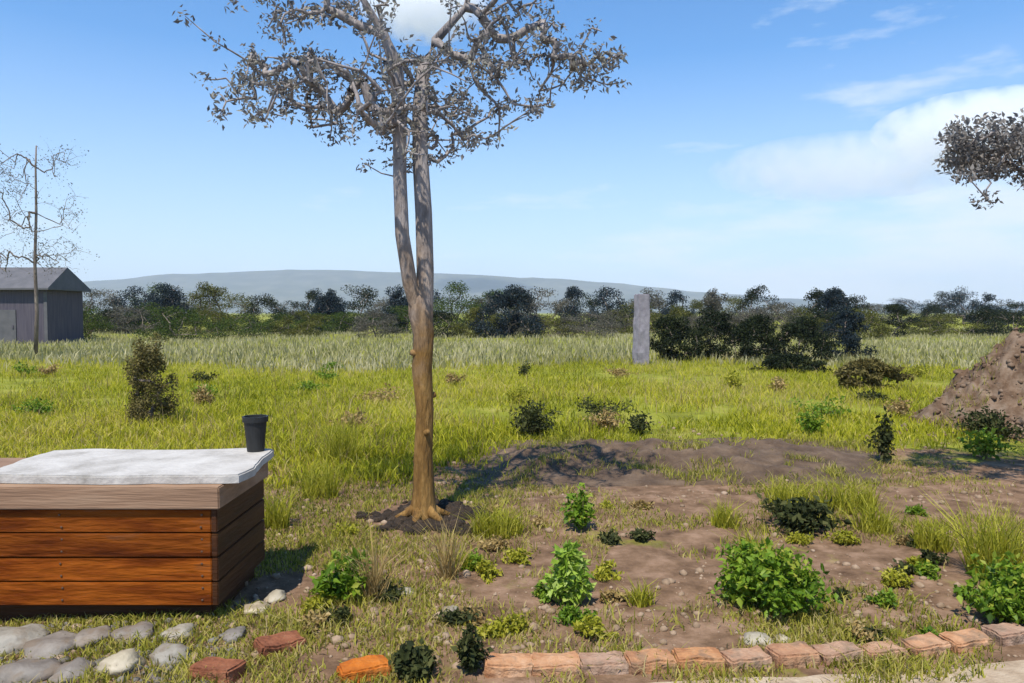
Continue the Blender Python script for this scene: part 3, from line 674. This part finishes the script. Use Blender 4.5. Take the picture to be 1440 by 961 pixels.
def brick(px, py, rz, label, m, ln=.215, tilt=0):
    b = gp(px, py); bm = bmesh.new(); box(bm, (-ln/2, -.062, 0), (ln/2, .062, .075), .009)
    bmesh.ops.subdivide_edges(bm, edges=[e for e in bm.edges if e.calc_length() > .03], cuts=5, use_grid_fill=True)
    for v in bm.verts:
        v.co += Vector((mnoise.noise(v.co*22+b*9), mnoise.noise(v.co*22+b*5), mnoise.noise(v.co*22+b*3)))*.007+Vector((0, 0, -abs(mnoise.noise(v.co*9+b*7))*.016 if v.co.z > .05 else 0))
    o = obj('brick', bm, m); o.location = (b.x, b.y, hgt(b.x, b.y)-.012-rb.random()*.016); o.rotation_euler = (R(rb.uniform(-3, 3)), R(tilt+rb.uniform(-2, 2)), R(rz))
    tag(o, label, 'brick', 'bricks edging the plot')
row = [(715, 944), (781, 943), (848, 942), (914, 940), (981, 938), (1048, 935), (1113, 930), (1176, 925), (1238, 918), (1299, 912), (1358, 906), (1416, 900)]
ORD = ['first', 'second', 'third', 'fourth', 'fifth', 'sixth', 'seventh', 'eighth', 'ninth', 'tenth', 'eleventh', 'twelfth']
for i, (px_, py_) in enumerate(row):
    brick(px_, py_, (4 if i < 5 else 16)+rb.uniform(-4, 4), f'{ORD[i]} terracotta brick from the left in the edging row', M_tc3 if i in (3, 4, 6) else M_tc)
brick(512, 948, 24, 'vivid orange brick lying alone below the slender tree', M_tc2)
brick(305, 950, -18, 'red-brown brick below the corner of the timber box', M_red)
brick(392, 912, 40, 'brown brick half sunk between the box and the lone orange brick', M_red, tilt=5)
M_pave = mat('pale_paving', [(.24, .165, .10, 1), (.36, .27, .18, 1), (.46, .37, .26, 1)], scale=8, bump=.5, bscale=60)
vv, ff = [], []
n = 80
for i in range(n+1):
    px_ = 640+900*i/n; py_ = float(np.interp(px_, [640, 950, 1440, 1540], [975, 966, 932, 925]))
    q = gp(px_, py_); q2 = Vector((q.x-.1, q.y-1.8, 0))
    for j in range(9):
        r_ = q.lerp(q2, j/8); vv.append((r_.x, r_.y, max(hgt(r_.x, r_.y), -.03)+.012))
ff = [(i*9+j, i*9+j+1, (i+1)*9+j+1, (i+1)*9+j) for i in range(n) for j in range(8)]
tag(np_mesh('path', vv, ff, M_pave, smooth=True), 'pale sandy path in front of the brick row', 'path', kind='structure')
STM = [mat('grey_stone', [(.10, .083, .068, 1), (.175, .15, .125, 1), (.26, .23, .195, 1)], scale=5, bump=.6), mat('beige_stone', [(.2, .17, .12, 1), (.31, .27, .2, 1), (.42, .37, .29, 1)], scale=5, bump=.6)]
for m_ in STM: per_object(m_, .7, 1.25)
SP = [(12, 905, .13, 1), (75, 915, .10, 0), (130, 905, .08, 0), (38, 950, .11, 0), (105, 952, .09, 0), (170, 946, .10, 1), (238, 928, .09, 1), (250, 900, .07, 1), (190, 900, .08, 0), (362, 862, .07, 1), (388, 846, .06, 1), (330, 900, .06, 0), (632, 862, .05, 1), (568, 838, .05, 1), (1065, 905, .06, 1), (1100, 900, .05, 1)]
WS = ['pale beige stone at the left corner under the timber box', 'grey stone close to the foot of the timber box', 'small grey stone in the shade of the timber box', 'grey stone at the lower left corner', 'broad grey stone at the front left', 'beige stone between the grey stones in front of the box', 'large beige stone under the box corner', 'small beige stone touching the box base', 'small grey stone at the box base', 'beige stone beside the right side of the box', 'smaller beige stone right of the box', 'dull stone between the box and the bricks', 'pale pebble right of the tree base shadow', 'pale pebble in front of the tree base', 'pale stone behind the brick row below the bush', 'smaller pale stone beside the one below the bush']
for (px_, py_, r_, k), l in zip(SP, WS):
    b = gp(px_, py_); V, Fc = lump(RNG, r_, 3, .5)
    o = np_mesh('stone', V, Fc, STM[k], smooth=True); o.location = (b.x, b.y, hgt(b.x, b.y)+r_*.1); tag(o, l, 'stone', 'stones lying on the plot')
gx = [(q.x, q.y) for q in (gp(RNG.uniform(-60, 330), RNG.uniform(880, 985)) for _ in range(900))]
scatter('gravel', gx, .006, .03, STM[0], 'grey and brown gravel in front of the timber box', 'gravel')

# ------------------------------------------------------------------ sky and sun
w = bpy.data.worlds.new('World'); SC.world = w; w.use_nodes = True
nt = w.node_tree; N = nt.nodes; L = nt.links
EL, AZ = R(62), R(-160)       # sun high on the left, a little behind the camera
sky = N.new('ShaderNodeTexSky'); sky.sky_type = 'NISHITA'; sky.sun_disc = False
sky.sun_elevation = EL; sky.sun_rotation = AZ; sky.air_density = 1.0; sky.dust_density = .0; sky.ozone_density = 4.0
bg = N['Background']; bg.inputs['Strength'].default_value = .145
tc = N.new('ShaderNodeTexCoord')
mp = N.new('ShaderNodeMapping'); mp.inputs['Scale'].default_value = (2.2, 2.2, 9); mp.inputs['Location'].default_value = (.35, .1, .2)
L.new(tc.outputs['Generated'], mp.inputs['Vector'])
nz = N.new('ShaderNodeTexNoise'); nz.inputs['Scale'].default_value = 2.2; nz.inputs['Detail'].default_value = 9; nz.inputs['Roughness'].default_value = .58
L.new(mp.outputs['Vector'], nz.inputs['Vector'])
sx = N.new('ShaderNodeSeparateXYZ'); L.new(tc.outputs['Generated'], sx.inputs[0])
def math_(op, a, b_=None, clamp=False):
    m_ = N.new('ShaderNodeMath'); m_.operation = op; m_.use_clamp = clamp
    for k, v in enumerate((a, b_)):
        if v is None: continue
        if isinstance(v, (int, float)): m_.inputs[k].default_value = v
        else: L.new(v, m_.inputs[k])
    return m_.outputs[0]
def rng_(v, a, b_, c, d):
    r = N.new('ShaderNodeMapRange'); L.new(v, r.inputs['Value'])
    for nm, x in zip(('From Min', 'From Max', 'To Min', 'To Max'), (a, b_, c, d)): r.inputs[nm].default_value = x
    return r.outputs[0]
right = rng_(sx.outputs['X'], -.1, .45, -.06, .15)             # more cloud to the right
low = rng_(sx.outputs['Z'], .02, .30, .12, -.12)
cl = math_('ADD', math_('ADD', nz.outputs['Fac'], right), low)
cf = rng_(cl, .58, .80, 0, .85)
hz = rng_(sx.outputs['Z'], .0, .32, .9, 0)               # milky air low down
hs = N.new('ShaderNodeHueSaturation'); hs.inputs['Saturation'].default_value = 1.22; L.new(sky.outputs['Color'], hs.inputs['Color'])
mx0 = N.new('ShaderNodeMix'); mx0.data_type = 'RGBA'; mx0.inputs['B'].default_value = (2.95, 3.58, 4.7, 1)
L.new(hz, mx0.inputs['Factor']); L.new(hs.outputs['Color'], mx0.inputs['A'])
mx = N.new('ShaderNodeMix'); mx.data_type = 'RGBA'; mx.inputs['B'].default_value = (4.3, 4.75, 5.3, 1)
L.new(cf, mx.inputs['Factor']); L.new(mx0.outputs['Result'], mx.inputs['A'])
L.new(mx.outputs['Result'], bg.inputs['Color'])
sun = bpy.data.lights.new('sun', 'SUN'); sun.energy = 4.6; sun.angle = R(.5); sun.color = (1, .95, .86)
so = bpy.data.objects.new('sun', sun); COL.objects.link(so)
sd = Vector((math.sin(AZ)*math.cos(EL), math.cos(AZ)*math.cos(EL), math.sin(EL)))
so.rotation_euler = sd.to_track_quat('Z', 'Y').to_euler(); so.location = sd*50

bm = bmesh.new(); box(bm, (-6500, -60, -3.5), (6500, 4400, 215))
mh = bpy.data.materials.new('haze_air'); mh.use_nodes = True; n_ = mh.node_tree.nodes; n_.remove(n_['Principled BSDF'])
vo = n_.new('ShaderNodeVolumePrincipled'); vo.inputs['Color'].default_value = (.72, .82, 1.0, 1); vo.inputs['Density'].default_value = .00020; vo.inputs['Anisotropy'].default_value = .0
mh.node_tree.links.new(vo.outputs[0], n_['Material Output'].inputs['Volume'])
tag(obj('haze', bm, mh), 'thin pale air over the field and hills', 'haze', kind='stuff')
# cumulus clouds: closed volumes well above the land
def cloud(px, py, Y, wpx, hpx, dens, nscale, label, thr=.62, seed=0.0, deep=.8, amp=1.3, soft=5.0):
    """one puff: an ellipsoid of air whose vapour density breaks up towards its rim"""
    c = at(px, py, Y); sc = Y/F; bm = bmesh.new()
    bmesh.ops.create_icosphere(bm, subdivisions=4, radius=1)
    m = bpy.data.materials.new('cloud_vapour'); m.use_nodes = True; nt = m.node_tree; n_ = nt.nodes; L = nt.links; n_.remove(n_['Principled BSDF'])
    def mt(op, a, b_):
        q = n_.new('ShaderNodeMath'); q.operation = op
        for k, v in enumerate((a, b_)):
            if isinstance(v, (int, float)): q.inputs[k].default_value = v
            else: L.new(v, q.inputs[k])
        return q.outputs[0]
    tc = n_.new('ShaderNodeTexCoord')
    ln = n_.new('ShaderNodeVectorMath'); ln.operation = 'LENGTH'; L.new(tc.outputs['Object'], ln.inputs[0])
    mp = n_.new('ShaderNodeMapping'); mp.inputs['Location'].default_value = (seed, seed*1.7, 0); mp.inputs['Scale'].default_value = (wpx/hpx, wpx/hpx*deep, 1)
    L.new(tc.outputs['Object'], mp.inputs['Vector'])
    nz = n_.new('ShaderNodeTexNoise'); nz.inputs['Scale'].default_value = nscale; nz.inputs['Detail'].default_value = 7; nz.inputs['Roughness'].default_value = .55
    L.new(mp.outputs['Vector'], nz.inputs['Vector'])
    f = mt('SUBTRACT', mt('ADD', mt('SUBTRACT', 1.0, ln.outputs['Value']), mt('MULTIPLY', nz.outputs['Fac'], amp)), thr)
    f = mt('MINIMUM', mt('MAXIMUM', mt('MULTIPLY', f, soft), 0.0), 1.0)
    vo = n_.new('ShaderNodeVolumePrincipled'); vo.inputs['Color'].default_value = (.985, .985, .99, 1); vo.inputs['Anisotropy'].default_value = .1
    L.new(mt('MULTIPLY', f, dens), vo.inputs['Density'])
    L.new(vo.outputs[0], n_['Material Output'].inputs['Volume'])
    o = obj('cloud', bm, m); o.location = c; o.scale = (wpx*.5*sc, wpx*.5*sc*deep, hpx*.5*sc)
    tag(o, label, 'cloud', kind='structure')
cloud(1400, 180, 2600, 330, 92, .010, 1.6, 'white ragged cloud behind the bough at the right edge', seed=2.0, thr=1.04, amp=2.2, soft=1.8)
cloud(1190, 238, 2700, 380, 80, .0035, 1.5, 'thin white cloud streak left of the overhanging bough', seed=7.0, thr=1.06, amp=2.4, soft=1.3)
cloud(596, -2, 2500, 190, 120, .012, 2.6, 'small white cloud behind the top of the slender tree', seed=5.0, thr=1.05, amp=2.3, soft=1.8)
SC.cycles.volume_bounces = 16
SC.view_settings.view_transform = 'Standard'; SC.view_settings.look = 'None'; SC.view_settings.exposure = .5
